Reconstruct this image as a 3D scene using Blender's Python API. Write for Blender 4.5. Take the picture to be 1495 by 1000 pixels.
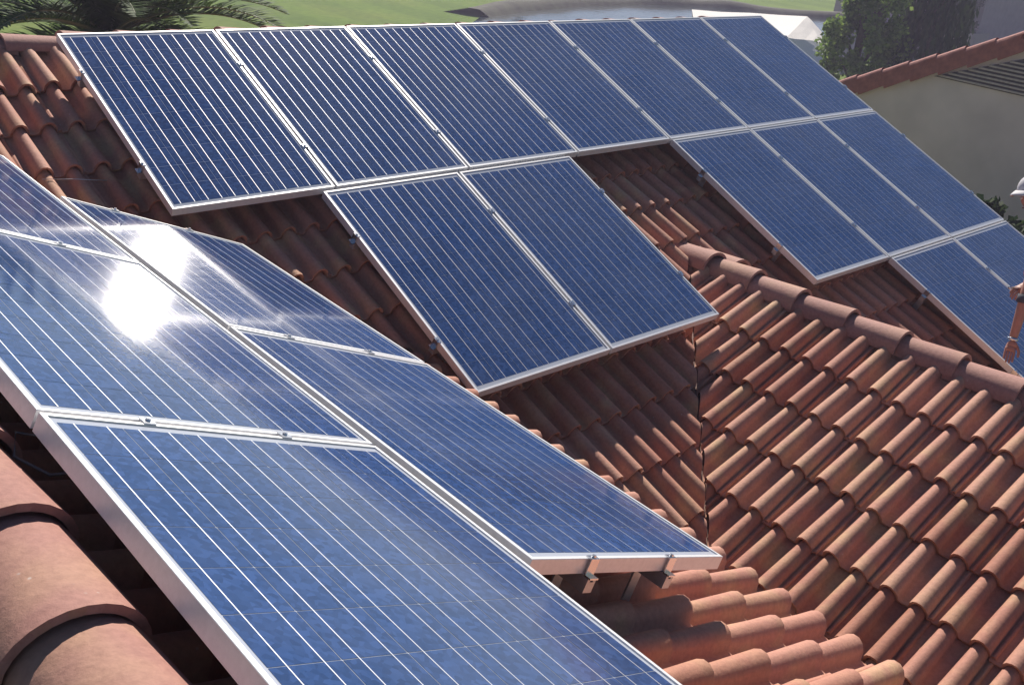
import bpy, bmesh, math, random
from mathutils import Vector, Matrix, noise
random.seed(7)
S = bpy.context.scene
for o in list(bpy.data.objects): bpy.data.objects.remove(o)
COL = S.collection

# ---------------------------------------------------------------- camera, sky, sun, exposure
CAM = Vector((-2.1586, -6.2929, 1.1814))
cd = bpy.data.cameras.new('camera'); cam = bpy.data.objects.new('camera', cd); COL.objects.link(cam)
cam.location = CAM; cam.rotation_euler = (1.126689, -0.099850, -0.726380)
cd.sensor_width = 36.0; cd.lens = 35.735; cd.clip_start = 0.05; cd.clip_end = 2000
S.camera = cam
SUN_EL, SUN_AZ = math.radians(36.1), math.radians(40.7)          # azimuth from +Y towards +X
SUND = Vector((math.cos(SUN_EL)*math.sin(SUN_AZ), math.cos(SUN_EL)*math.cos(SUN_AZ), math.sin(SUN_EL)))
W = bpy.data.worlds.new('World'); S.world = W; W.use_nodes = True
nt = W.node_tree; nt.nodes.clear()
wo = nt.nodes.new('ShaderNodeOutputWorld'); bg = nt.nodes.new('ShaderNodeBackground'); sky = nt.nodes.new('ShaderNodeTexSky')
sky.sky_type = 'NISHITA'; sky.sun_disc = False; sky.sun_elevation = SUN_EL; sky.sun_rotation = SUN_AZ
sky.air_density = 1.0; sky.dust_density = 0.2; sky.ozone_density = 4.0
bg.inputs['Strength'].default_value = 0.05
nt.links.new(sky.outputs[0], bg.inputs['Color']); nt.links.new(bg.outputs[0], wo.inputs['Surface'])
sd = bpy.data.lights.new('sun', 'SUN'); sun = bpy.data.objects.new('sun', sd); COL.objects.link(sun)
sd.energy = 5.0; sd.angle = math.radians(0.53); sd.color = (1.0, 0.92, 0.82)
sun.rotation_euler = SUND.to_track_quat('Z', 'Y').to_euler(); sun.location = (30, 35, 30)
S.view_settings.view_transform = 'Standard'; S.view_settings.look = 'None'
S.view_settings.exposure = 0.5; S.view_settings.gamma = 1.0; S.view_settings.use_curve_mapping = False
S.render.engine = 'CYCLES'
VEIL_DENSITY = 0.0022

# ---------------------------------------------------------------- material helpers
def mat(name):
    m = bpy.data.materials.new(name); m.use_nodes = True
    n = m.node_tree.nodes; b = n.get('Principled BSDF')
    return m, n, m.node_tree.links, b
def simple(name, col, rough=.6, metal=0.0, nscale=0, namt=0.0, bump=0.0):
    m, n, l, b = mat(name)
    b.inputs['Base Color'].default_value = (*col, 1); b.inputs['Roughness'].default_value = rough; b.inputs['Metallic'].default_value = metal
    if nscale:
        tc = n.new('ShaderNodeTexCoord'); t = n.new('ShaderNodeTexNoise'); t.inputs['Scale'].default_value = nscale; t.inputs['Detail'].default_value = 6
        l.new(tc.outputs['Object'], t.inputs['Vector'])
        r = n.new('ShaderNodeValToRGB'); e = r.color_ramp.elements
        e[0].position = .3; e[1].position = .7
        e[0].color = (*[c*(1-namt) for c in col], 1); e[1].color = (*[min(1, c*(1+namt)) for c in col], 1)
        l.new(t.outputs['Fac'], r.inputs['Fac']); l.new(r.outputs['Color'], b.inputs['Base Color'])
        if bump:
            bp = n.new('ShaderNodeBump'); bp.inputs['Strength'].default_value = bump; bp.inputs['Distance'].default_value = .01
            l.new(t.outputs['Fac'], bp.inputs['Height']); l.new(bp.outputs['Normal'], b.inputs['Normal'])
    return m
def math_node(n, l, op, a, b=None):
    q = n.new('ShaderNodeMath'); q.operation = op
    for i, v in enumerate((a, b)):
        if v is None: continue
        if isinstance(v, (int, float)): q.inputs[i].default_value = v
        else: l.new(v, q.inputs[i])
    return q.outputs[0]
def ramp(n, l, fac, stops):
    r = n.new('ShaderNodeValToRGB'); e = r.color_ramp.elements
    while len(e) < len(stops): e.new(.5)
    for q, (p, c) in zip(e, stops): q.position = p; q.color = (*c, 1)
    l.new(fac, r.inputs['Fac']); return r.outputs['Color']
def mixc(n, l, fac, a, b, mode='MIX'):
    q = n.new('ShaderNodeMix'); q.data_type = 'RGBA'; q.blend_type = mode
    if isinstance(fac, (int, float)): q.inputs[0].default_value = fac
    else: l.new(fac, q.inputs[0])
    for i, v in ((6, a), (7, b)):
        if isinstance(v, tuple): q.inputs[i].default_value = (*v, 1)
        else: l.new(v, q.inputs[i])
    return q.outputs[2]

def terracotta(name, flash=1.0, cols=((.40, .175, .118), (.46, .21, .15), (.50, .245, .18), (.53, .285, .205))):
    m, n, l, b = mat(name)
    tc = n.new('ShaderNodeTexCoord'); oi = n.new('ShaderNodeObjectInfo'); ge = n.new('ShaderNodeNewGeometry')
    rnd = math_node(n, l, 'FRACT', math_node(n, l, 'ADD', oi.outputs['Random'], ge.outputs['Random Per Island']))
    rnd2 = math_node(n, l, 'FRACT', math_node(n, l, 'MULTIPLY', rnd, 17.31))
    base = ramp(n, l, rnd, [(p_, q_) for p_, q_ in zip((0, .35, .7, 1), cols)])
    # yellow kiln flash: soft streaks of its own on some of the tiles
    off = n.new('ShaderNodeVectorMath'); off.operation = 'SCALE'; l.new(tc.outputs['Object'], off.inputs[0]); off.inputs['Scale'].default_value = 1
    cv = n.new('ShaderNodeCombineXYZ'); l.new(math_node(n, l, 'MULTIPLY', rnd2, 40.0), cv.inputs[0]); l.new(math_node(n, l, 'MULTIPLY', rnd, 23.0), cv.inputs[1])
    ad = n.new('ShaderNodeVectorMath'); ad.operation = 'ADD'; l.new(off.outputs[0], ad.inputs[0]); l.new(cv.outputs[0], ad.inputs[1])
    t = n.new('ShaderNodeTexNoise'); t.inputs['Scale'].default_value = 5.0; t.inputs['Detail'].default_value = 2; l.new(ad.outputs[0], t.inputs['Vector'])
    f = ramp(n, l, t.outputs['Fac'], [(.45, (0, 0, 0)), (.68, (1, 1, 1))])
    f = math_node(n, l, 'MULTIPLY', f, math_node(n, l, 'MULTIPLY', rnd2, .95*flash))
    c = mixc(n, l, f, base, (.56, .37, .21))
    t2 = n.new('ShaderNodeTexNoise'); t2.inputs['Scale'].default_value = 52; t2.inputs['Detail'].default_value = 10; t2.inputs['Roughness'].default_value = .68; l.new(ad.outputs[0], t2.inputs['Vector'])
    c = mixc(n, l, .55, c, ramp(n, l, t2.outputs['Fac'], [(.25, (.55, .5, .5)), (.6, (1, 1, 1)), (.8, (1.15, 1.1, 1.05))]), 'MULTIPLY')
    # specks of lime and dark lichen
    t3 = n.new('ShaderNodeTexVoronoi'); t3.inputs['Scale'].default_value = 26; l.new(ad.outputs[0], t3.inputs['Vector'])
    sp = ramp(n, l, t3.outputs['Distance'], [(.06, (1, 1, 1)), (.12, (0, 0, 0))])
    t5 = n.new('ShaderNodeTexNoise'); t5.inputs['Scale'].default_value = 4; l.new(ad.outputs[0], t5.inputs['Vector'])
    sp = math_node(n, l, 'MULTIPLY', sp, ramp(n, l, t5.outputs['Fac'], [(.55, (0, 0, 0)), (.65, (.55, .55, .55))]))
    c = mixc(n, l, sp, c, (.55, .50, .47))
    l.new(c, b.inputs['Base Color']); b.inputs['Roughness'].default_value = .78
    b.inputs['Specular IOR Level'].default_value = .35
    bp = n.new('ShaderNodeBump'); bp.inputs['Strength'].default_value = .55; bp.inputs['Distance'].default_value = .004
    l.new(t2.outputs['Fac'], bp.inputs['Height']); l.new(bp.outputs['Normal'], b.inputs['Normal'])
    return m

# solar glass: everything in the laminate lies under the same slightly textured cover glass
def glassed(name, build):
    m, n, l, b = mat(name)
    build(n, l, b)
    b.inputs['Coat Weight'].default_value = 1.0; b.inputs['Coat Roughness'].default_value = .075; b.inputs['Coat IOR'].default_value = 1.46
    return m
def b_cell(n, l, b):
    tc = n.new('ShaderNodeTexCoord'); oi = n.new('ShaderNodeObjectInfo')
    v = n.new('ShaderNodeTexVoronoi'); v.inputs['Scale'].default_value = 70
    ad = n.new('ShaderNodeVectorMath'); ad.operation = 'ADD'; l.new(tc.outputs['Object'], ad.inputs[0]); l.new(oi.outputs['Random'], ad.inputs[1])
    l.new(ad.outputs[0], v.inputs['Vector'])
    sp = n.new('ShaderNodeSeparateColor'); l.new(v.outputs['Color'], sp.inputs[0])
    c = ramp(n, l, sp.outputs[0], [(0, (.019, .048, .145)), (.5, (.026, .063, .185)), (1, (.036, .082, .235))])
    c = mixc(n, l, .5, c, ramp(n, l, oi.outputs['Random'], [(0, (.75, .75, .75)), (1, (1, 1, 1))]), 'MULTIPLY')
    # thin uneven film of dust on the cover glass
    ge = n.new('ShaderNodeNewGeometry'); dn_ = n.new('ShaderNodeTexNoise'); dn_.inputs['Scale'].default_value = 1.7; dn_.inputs['Detail'].default_value = 7; dn_.inputs['Roughness'].default_value = .65
    l.new(ge.outputs['Position'], dn_.inputs['Vector'])
    du_ = ramp(n, l, dn_.outputs['Fac'], [(.35, (0, 0, 0)), (.8, (.13, .13, .13))])
    c = mixc(n, l, du_, c, (.30, .31, .34))
    l.new(c, b.inputs['Base Color']); b.inputs['Roughness'].default_value = .6; b.inputs['Specular IOR Level'].default_value = 0.0
def b_sheet(n, l, b):
    b.inputs['Base Color'].default_value = (.42, .45, .52, 1); b.inputs['Roughness'].default_value = .6; b.inputs['Specular IOR Level'].default_value = 0.0
def b_bus(n, l, b):
    b.inputs['Base Color'].default_value = (.58, .60, .65, 1); b.inputs['Metallic'].default_value = .45; b.inputs['Roughness'].default_value = .45
M_CELL = glassed('cell_blue', b_cell); M_SHEET = glassed('backsheet', b_sheet); M_BUS = glassed('tinned_ribbon', b_bus)
M_FRAME = simple('anodised_frame', (.80, .80, .81), .38, .35, 60, .05)
M_CLAMP = simple('clamp_metal', (.72, .73, .75), .25, 1.0)
M_RAIL = simple('rail_metal', (.55, .55, .57), .45, .8, 30, .1)
M_CABLE = simple('cable_sheath', (.10, .10, .11), .6)
M_TILE = terracotta('terracotta'); M_CAP = terracotta('terracotta_cap', .35, ((.36, .18, .15), (.39, .20, .165), (.42, .22, .185), (.43, .24, .20)))
M_DECK = simple('roof_felt', (.055, .045, .045), .95, 0, 9, .3)
M_MORTAR = simple('mortar', (.26, .15, .11), .95, 0, 30, .3, .6)
M_STUCCO = simple('stucco', (.42, .35, .29), .92, 0, 55, .10, .5)
M_STUCCO2 = simple('stucco_tan', (.72, .60, .56), .92, 0, 1.6, .10, .3)
M_FARWALL = simple('far_wall', (.38, .30, .31), .9, 0, 3, .1)
M_WOOD = simple('louvre_paint', (.48, .40, .36), .8, 0, 20, .15)
M_RAKE = simple('rake_clay', (.34, .11, .085), .8, 0, 14, .22, .4)

# ---------------------------------------------------------------- mesh helpers
def new_obj(name, me, parent=None, matrix=None, mats=()):
    o = bpy.data.objects.new(name, me); COL.objects.link(o)
    if me is not None:
        for m in mats:
            if m.name not in [x.name for x in me.materials if x]: me.materials.append(m)
    if parent is not None: o.parent = parent
    if matrix is not None: o.matrix_local = matrix
    return o
def empty(name, loc=(0, 0, 0), label=None, cat=None, group=None, matrix=None):
    o = bpy.data.objects.new(name, None); COL.objects.link(o); o.empty_display_size = .1
    if matrix is not None: o.matrix_world = matrix
    else: o.location = loc
    tag(o, label, cat, group); return o
def tag(o, label=None, cat=None, group=None, kind=None):
    if label: o['label'] = label
    if cat: o['category'] = cat
    if group: o['group'] = group
    if kind: o['kind'] = kind
    return o
def to_mesh(bm, name, smooth=False):
    me = bpy.data.meshes.new(name); bm.to_mesh(me); bm.free()
    if smooth:
        for p in me.polygons: p.use_smooth = True
    return me
def add_box(bm, lo, hi, M=None):
    vs = [bm.verts.new((x, y, z)) for z in (lo[2], hi[2]) for y in (lo[1], hi[1]) for x in (lo[0], hi[0])]
    if M is not None:
        for v in vs: v.co = M @ v.co
    for f in ((0, 2, 3, 1), (4, 5, 7, 6), (0, 1, 5, 4), (2, 6, 7, 3), (0, 4, 6, 2), (1, 3, 7, 5)):
        bm.faces.new([vs[i] for i in f])
    return vs
def box_mesh(name, *boxes, bevel=0):
    bm = bmesh.new()
    for lo, hi in boxes: add_box(bm, lo, hi)
    if bevel: bmesh.ops.bevel(bm, geom=bm.edges[:], offset=bevel, segments=1, affect='EDGES')
    return to_mesh(bm, name)
def add_tube(bm, pts, radii, seg=8, cap=True):
    rings = []; pts = [Vector(p) for p in pts]
    for i, p in enumerate(pts):
        d = (pts[min(i+1, len(pts)-1)] - pts[max(i-1, 0)]).normalized()
        a = d.orthogonal().normalized() if i == 0 else (prev - d*prev.dot(d)).normalized()
        prev = a; b = d.cross(a); r = radii[i] if isinstance(radii, (list, tuple)) else radii
        rings.append([bm.verts.new(p + (a*math.cos(2*math.pi*k/seg) + b*math.sin(2*math.pi*k/seg))*r) for k in range(seg)])
    for A, B in zip(rings, rings[1:]):
        for k in range(seg): bm.faces.new((A[k], A[(k+1) % seg], B[(k+1) % seg], B[k]))
    if cap: bm.faces.new(rings[0][::-1]); bm.faces.new(rings[-1])
def tube_mesh(name, pts, radii, seg=8):
    bm = bmesh.new(); add_tube(bm, pts, radii, seg); return to_mesh(bm, name, True)

# ---------------------------------------------------------------- roof frame of reference
TH = math.radians(23.0); s_, c_ = math.sin(TH), math.cos(TH); TN = math.tan(TH)
N1, N2, N3 = Vector((0, -s_, c_)), Vector((s_, 0, c_)), Vector((-s_, 0, c_))
C1, C2, C3 = -0.225, -0.6136-0.2335, -2.435             # tile planes, half way up the rolls
RX2, RY1, RX3 = -1.725, 0.30, 3.43                   # ridge positions
def basis(eu, up, n, o): 
    m = Matrix.Identity(4)
    for i, v in enumerate((eu, up, n)):
        for k in range(3): m[k][i] = v[k]
    for k in range(3): m[k][3] = o[k]
    return m
UP1, UP2, UP3 = Vector((0, c_, s_)), Vector((-c_, 0, s_)), Vector((c_, 0, s_))
EU1, EU2, EU3 = Vector((1, 0, 0)), Vector((0, 1, 0)), Vector((0, -1, 0))
def z1(x, y): return (C1 + s_*y)/c_
def z2(x, y): return (C2 - s_*x)/c_
def z3(x, y): return (C3 + s_*x)/c_
V13 = (C3-C1)/s_                                     # valley: y - x
V12 = (C2-C1)/s_                                     # valley: y + x
V13B = V13 + 2*RX3                                   # back valley of the lower wing: y + x
GROUND = -4.6

# ---------------------------------------------------------------- panels: layout first (roof tiles need it for what they hide)
PW, PH = 1.0, 1.6034                                 # module pitch
FW, FH, FD = 0.984, 1.590, 0.046                     # frame outer size and depth
O2 = Vector((-1.5664, -1.0227, -0.0016)); PB = 0.6494
panels = []                                          # (matrix with origin at the module centre, top face; label)
def p1(i, j, du=0.0, dv=0.0):
    return basis(EU1, UP1, N1, EU1*(i+.5+du) - UP1*((j+.5)*PH+dv))
def p2(a, b, da=0.0):
    # local x: short side, up the slope reversed so that local y runs along +Y
    D2 = Vector((c_, 0, -s_)); o = O2 + D2*(b*1.027+.5) + Vector((0, -1, 0))*((a+.5)*PH+da)
    return basis(D2, Vector((0, 1, 0)), N2, o)
grp = 'solar panels on the tiled roof'
row1 = ['first solar panel of the long upper row, by the bare sunlit tiles', 'second solar panel of the long upper row, above the dark shaded tiles',
        'third solar panel of the long upper row, above the left panel of the pair', 'fourth solar panel of the long upper row, above the right panel of the pair',
        'fifth solar panel of the long upper row, above the gap of bare tiles', 'sixth solar panel of the long upper row, next but one to the roof edge',
        'last solar panel of the long upper row, at the roof edge by the pond']
row1[4] = 'fifth solar panel of the long upper row, meeting the stepped row of three'
for i, t in enumerate(row1): panels.append((p1(i, 0), t))
panels.append((p1(0, 1, .8896, .014), 'outer left panel of the lone pair below the upper row, overhanging shaded tiles'))
panels.append((p1(1, 1, .8896, .014), 'right panel of the lone pair, its corner reaching the ridge of the lower wing'))
for i, t in ((4, 'first panel of the stepped row of three, beside the bare tile gap'), (5, 'middle panel of the stepped row of three'), (6, 'last panel of the stepped row of three, at the roof edge by the tan wall')):
    panels.append((p1(i, 1), t))
panels.append((p1(5, 2), 'lowest panel of the stepped array, its corner behind the clay ridge'))
panels.append((p1(6, 2), 'lowest outer panel of the stepped array, beside the person in the cap'))
panels.append((p2(0, 0), 'far panel of the upper foreground row, at the roof valley'))
panels.append((p2(1, 0), 'foreground panel with the blinding sun glint on its glass'))
panels.append((p2(2, 0), 'large bright blue foreground panel next to the clay ridge caps'))
panels.append((p2(0, 1, PB), 'far panel of the lower foreground row with its shaded corner'))
panels.append((p2(1, 1, PB), 'near panel of the lower foreground row with two silver end clamps'))
def covered(p):
    """is the straight line from the camera to p blocked by a module?"""
    for m, _ in panels:
        inv = m.inverted(); a, b = inv @ CAM, inv @ p
        if a.z*b.z >= 0: continue
        t = a.z/(a.z-b.z); q = a.lerp(b, t)
        if abs(q.x) < FW/2 and abs(q.y) < FH/2: return True
    return False
CI = (Matrix.Translation(CAM) @ cam.rotation_euler.to_matrix().to_4x4()).inverted()
def seen(p):
    q = CI @ p
    if q.z > -.1: return 0
    x, y = q.x/-q.z*cd.lens/36, q.y/-q.z*cd.lens/36
    if abs(x) > .53 or abs(y) > .53*684/1024: return 0
    return 1/q.z**2

# ---------------------------------------------------------------- ground, pond and far setting
def flat(name, pts, z, m, kind='structure', sub=0):
    bm = bmesh.new(); f = bm.faces.new([bm.verts.new((x, y, z)) for x, y in pts])
    if f.normal.z < 0: pass
    bmesh.ops.recalc_face_normals(bm, faces=bm.faces[:])
    bm.normal_update()
    if bm.faces[:][0].normal.z < 0: bmesh.ops.reverse_faces(bm, faces=bm.faces[:])
    o = new_obj(name, to_mesh(bm, name), mats=(m,)); tag(o, kind=kind); return o
m, n, l, b = mat('fairway_grass')
tc = n.new('ShaderNodeTexCoord'); t = n.new('ShaderNodeTexNoise'); t.inputs['Scale'].default_value = .16; t.inputs['Detail'].default_value = 5
l.new(tc.outputs['Object'], t.inputs['Vector'])
t2 = n.new('ShaderNodeTexNoise'); t2.inputs['Scale'].default_value = 3.5; t2.inputs['Detail'].default_value = 8; l.new(tc.outputs['Object'], t2.inputs['Vector'])
gc = ramp(n, l, t.outputs['Fac'], [(.3, (.10, .175, .022)), (.5, (.13, .21, .03)), (.62, (.165, .225, .042)), (.75, (.21, .215, .065))])
gc = mixc(n, l, .6, gc, ramp(n, l, t2.outputs['Fac'], [(.25, (.55, .6, .5)), (.75, (1.15, 1.1, 1.0))]), 'MULTIPLY')
wv_ = n.new('ShaderNodeTexWave'); wv_.inputs['Scale'].default_value = .11; wv_.inputs['Distortion'].default_value = 1.2; wv_.inputs['Detail'].default_value = 2; l.new(tc.outputs['Object'], wv_.inputs['Vector'])
gc = mixc(n, l, .45, gc, ramp(n, l, wv_.outputs['Fac'], [(.35, (.72, .76, .7)), (.65, (1.08, 1.05, 1.0))]), 'MULTIPLY')
l.new(gc, b.inputs['Base Color']); b.inputs['Roughness'].default_value = .95; b.inputs['Specular IOR Level'].default_value = .1
M_GRASS = m
flat('ground', [(-300, -300), (500, -300), (500, 500), (-300, 500)], GROUND, M_GRASS)
m, n, l, b = mat('pond_water')
b.inputs['Base Color'].default_value = (.03, .045, .05, 1); b.inputs['Roughness'].default_value = .08; b.inputs['IOR'].default_value = 1.33
tc = n.new('ShaderNodeTexCoord'); t = n.new('ShaderNodeTexNoise'); t.inputs['Scale'].default_value = 3; t.inputs['Detail'].default_value = 4
l.new(tc.outputs['Object'], t.inputs['Vector']); bp = n.new('ShaderNodeBump'); bp.inputs['Strength'].default_value = .25; bp.inputs['Distance'].default_value = .05
l.new(t.outputs['Fac'], bp.inputs['Height']); l.new(bp.outputs['Normal'], b.inputs['Normal'])
far = [(25.3, 25.6), (28.4, 26.7), (33.2, 27.8), (38.2, 27.9), (42.1, 26.7), (43.5, 25.2), (44.9, 24.0), (48.3, 22.5), (50.0, 20.3), (52.6, 19.0)]
flat('pond', far + [(47.3, 15.3), (40, 12.4), (34.0, 12.0), (29.5, 14.0), (27.5, 20.2), (22.7, 23.4)], GROUND+.02, m)
# far bank: an undercut earth lip, darker than the turf
bm = bmesh.new(); prev = None
for i, (x, y) in enumerate(far):
    for q in range(3):
        if i == len(far)-1 and q: continue
        nx, ny = far[min(i+1, len(far)-1)]; t_ = q/3
        X, Y = x+(nx-x)*t_, y+(ny-y)*t_
        wob = .12*noise.noise(Vector((X*.7, Y*.7, 1)))
        d = Vector((X-33, Y-15, 0)).normalized()
        hgt = .30+.12*noise.noise(Vector((X*.4, Y*.4, 5)))
        prof = [(-.35, .0), (-.15, hgt*.45), (.1, hgt), (.6, hgt*1.05), (1.6, .01)]
        ring = [bm.verts.new((X+d.x*(a+wob), Y+d.y*(a+wob), GROUND+.005+h)) for a, h in prof]
        if prev:
            for k in range(4): bm.faces.new((prev[k], prev[k+1], ring[k+1], ring[k]))
        prev = ring
tag(new_obj('pond_bank', to_mesh(bm, 'pond_bank', True), mats=(simple('bank_earth', (.06, .062, .04), .95, 0, 2.2, .4, .5),)), kind='structure')

MOUND_TOP = ((31.9, 20.4, -3.55), (36.5, 18.0, -3.48), (29.9, 14.5, -3.52), (34.0, 15.6, -4.0), (27.5, 16.5, -3.85), (37.3, 17.6, -4.1), (33.0, 21.2, -4.0))
# sand mound by the pond: sharp crest, sunlit and shaded faces, pale lip and skirt
bm = bmesh.new()
P = [Vector(p) for p in MOUND_TOP]
sk = [Vector((p.x+dx, p.y+dy, GROUND-.02)) for p, dx, dy in ((P[2], -.5, -.7), (P[3], .0, -.7), (P[4], -.6, -.5), (P[5], .6, .1), (P[6], .2, .7))]
vs = [bm.verts.new(p) for p in P+sk]
for f in ((0, 4, 2, 1), (1, 2, 3), (1, 3, 5), (0, 1, 5, 6), (0, 6, 4), (2, 7, 8, 3), (4, 9, 7, 2), (3, 8, 10, 5), (5, 10, 11, 6), (6, 11, 9, 4)):
    bm.faces.new([vs[i] for i in f])
bmesh.ops.subdivide_edges(bm, edges=bm.edges[:], cuts=3, use_grid_fill=True)
for v in bm.verts: v.co += Vector((0, 0, 1))*.05*noise.noise(v.co*2.0) + Vector((1, 1, 0))*.03*noise.noise(v.co*3.1)
bmesh.ops.recalc_face_normals(bm, faces=bm.faces[:])
tag(new_obj('sand_mound', to_mesh(bm, 'sand_mound'), mats=(simple('white_sand', (.72, .69, .64), .9, 0, 18, .08, .5),)), 'white sand mound with a sharp crest on the pond bank', 'mound')

# foliage helpers
def leaf_mat(name, a, b_, trans=.25):
    m, n, l, b = mat(name)
    ge = n.new('ShaderNodeNewGeometry')
    l.new(ramp(n, l, ge.outputs['Random Per Island'], [(0, a), (1, b_)]), b.inputs['Base Color'])
    b.inputs['Roughness'].default_value = .7; b.inputs['Specular IOR Level'].default_value = .12
    tr = n.new('ShaderNodeBsdfTranslucent'); l.new(ramp(n, l, ge.outputs['Random Per Island'], [(0, a), (1, b_)]), tr.inputs['Color'])
    mx = n.new('ShaderNodeMixShader'); mx.inputs[0].default_value = trans
    l.new(b.outputs[0], mx.inputs[1]); l.new(tr.outputs[0], mx.inputs[2]); l.new(mx.outputs[0], n.get('Material Output').inputs['Surface'])
    return m
M_BARK = simple('bark', (.10, .075, .055), .95, 0, 12, .3, .6)
M_LEAF = leaf_mat('leaf_green', (.10, .17, .035), (.24, .33, .08), .5); M_LEAFD = leaf_mat('leaf_dark', (.024, .046, .022), (.06, .09, .035), .3)
M_PALM = leaf_mat('palm_leaf', (.028, .065, .016), (.075, .135, .035), .2)
def add_leaf(verts, faces, p, size, rnd, droop=False):
    d = Vector((rnd.gauss(0, 1), rnd.gauss(0, 1), rnd.gauss(0, .8))).normalized()
    if droop: d = (Vector((0, 0, -1)) + d*.35).normalized()
    sdir = d.cross(Vector((rnd.gauss(0, 1), rnd.gauss(0, 1), rnd.gauss(0, 1)))).normalized()
    i = len(verts); w = size*(.18 if droop else .38)
    verts += [p, p+d*size*.5+sdir*w, p+d*size, p+d*size*.5-sdir*w]; faces.append((i, i+1, i+2, i+3))
def leafy_tree(name, base, height, rad, label, m, nleaf, size, seed, group=None, low=.25, trunk=.16):
    rnd = random.Random(seed); base = Vector(base)
    root = empty(name, base, label, 'tree', group)
    bm = bmesh.new(); ctr = []
    add_tube(bm, [(0, 0, 0), (.1, .05, height*.3), (0, .1, height*.62), (.1, 0, height*.85)], [trunk, trunk*.8, trunk*.5, trunk*.15], 8)
    for k in range(16):
        a = rnd.uniform(0, 6.28); h = height*rnd.uniform(low+.08, .85); e = Vector((math.cos(a)*rad*rnd.uniform(.4, .8), math.sin(a)*rad*rnd.uniform(.4, .8), h+height*.08))
        add_tube(bm, [(0, 0, h*.75), tuple(e*.55+Vector((0, 0, h*.38))), tuple(e)], [trunk*.35, trunk*.2, trunk*.05], 5)
        ctr.append((e, rad*rnd.uniform(.28, .48)))
    new_obj('trunk', to_mesh(bm, 'trunk', True), root, mats=(M_BARK,))
    for k in range(46):
        a = rnd.uniform(0, 6.28); q = rnd.random(); hh = low+(1-low)*rnd.random()
        R = rad*math.sqrt(max(.02, 1-((hh-low)/(1-low)*1.75-.75)**2))*(.45+.5*q)
        ctr.append((Vector((math.cos(a)*R, math.sin(a)*R, hh*height)), rad*rnd.uniform(.14, .34)))
    V, F = [], []
    for k in range(nleaf):
        c, r = ctr[rnd.randrange(len(ctr))]
        v = Vector((rnd.gauss(0, 1), rnd.gauss(0, 1), rnd.gauss(0, 1))).normalized()*r*rnd.random()**.4
        add_leaf(V, F, c+v, size*rnd.uniform(.6, 1.3), rnd)
    me = bpy.data.meshes.new('crown'); me.from_pydata(V, [], F)
    new_obj('crown', me, root, mats=(m,)); return root
def willow(name, base, height, rad, label, seed, n_str=150):
    rnd = random.Random(seed); root = empty(name, base, label, 'tree')
    bm = bmesh.new(); add_tube(bm, [(0, 0, 0), (.1, 0, height*.35), (-.05, .1, height*.7), (0, 0, height*.9)], [.24, .19, .11, .03], 8)
    V, F = [], []
    for k in range(14):
        a = k/14*6.28+rnd.random(); e = Vector((math.cos(a)*rad*.7, math.sin(a)*rad*.7, height*rnd.uniform(.75, .95)))
        add_tube(bm, [(0, 0, height*.5), (e.x*.4, e.y*.4, height*.75), tuple(e)], [.1, .06, .015], 5)
    new_obj('trunk', to_mesh(bm, 'trunk', True), root, mats=(M_BARK,))
    for k in range(n_str):
        a = rnd.uniform(0, 6.28); R = rad*math.sqrt(rnd.random()); top = height*(1-.28*(R/rad)**2)*rnd.uniform(.8, 1)
        ln = rnd.uniform(.35, .8)*height
        x, y = math.cos(a)*R, math.sin(a)*R
        for q in range(34):
            t_ = q/33; p = Vector((x+.06*math.sin(q*.3+k)+rnd.gauss(0, .03), y+rnd.gauss(0, .03), max(.25, top-ln*t_)))
            add_leaf(V, F, p, rnd.uniform(.16, .30), rnd, True)
    me = bpy.data.meshes.new('crown'); me.from_pydata(V, [], F); new_obj('crown', me, root, mats=(M_LEAFD,)); return root
leafy_tree('leafy_tree', (22.56, 7.5, GROUND), 4.1, 1.05, 'round leafy green tree between the sand mound and the willow', M_LEAF, 15000, .12, 3, low=.15)
willow('willow_tree', (24.1, 6.55, GROUND), 5.4, 1.0, 'dark weeping willow with hanging strands in front of the pond', 11)
leafy_tree('dark_tree', (47.6, 16.9, GROUND), 8.5, 1.0, 'narrow dark evergreen tree against the pinkish grey house', M_LEAFD, 9000, .22, 5, low=.05)
# small shrub across the fairway
def shrub(name, base, rx, rz, label, m, nleaf, size, seed, group=None, cat='shrub'):
    rnd = random.Random(seed); root = empty(name, base, label, cat, group)
    bm = bmesh.new()
    for k in range(9):
        a = rnd.uniform(0, 6.28); add_tube(bm, [(0, 0, 0), (math.cos(a)*rx*.35, math.sin(a)*rx*.35, rz*.45), (math.cos(a)*rx*.7, math.sin(a)*rx*.7, rz*rnd.uniform(.6, .92))], [.025, .018, .006], 5)
    new_obj('stem', to_mesh(bm, 'stem', True), root, mats=(M_BARK,))
    V, F = [], []; cs = []
    for k in range(26):
        a = rnd.uniform(0, 6.28); R = rx*math.sqrt(rnd.random())*.9; cs.append((Vector((math.cos(a)*R, math.sin(a)*R, rz*rnd.uniform(.15, 1.06)*(1-.25*(R/rx)**2))), rx*rnd.uniform(.14, .3)))
    for k in range(nleaf):
        c, r = cs[rnd.randrange(26)]; v = Vector((rnd.gauss(0, 1), rnd.gauss(0, 1), rnd.gauss(0, 1))).normalized()*r*rnd.random()**.4
        add_leaf(V, F, c+v, size*rnd.uniform(.6, 1.3), rnd)
    me = bpy.data.meshes.new('foliage'); me.from_pydata(V, [], F); new_obj('foliage', me, root, mats=(m,)); return root
shrub('fairway_shrub', (31.8, 31.0, GROUND), 1.3, .9, 'low dark shrub on the fairway beyond the pond', M_LEAFD, 2500, .2, 8)
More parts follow.
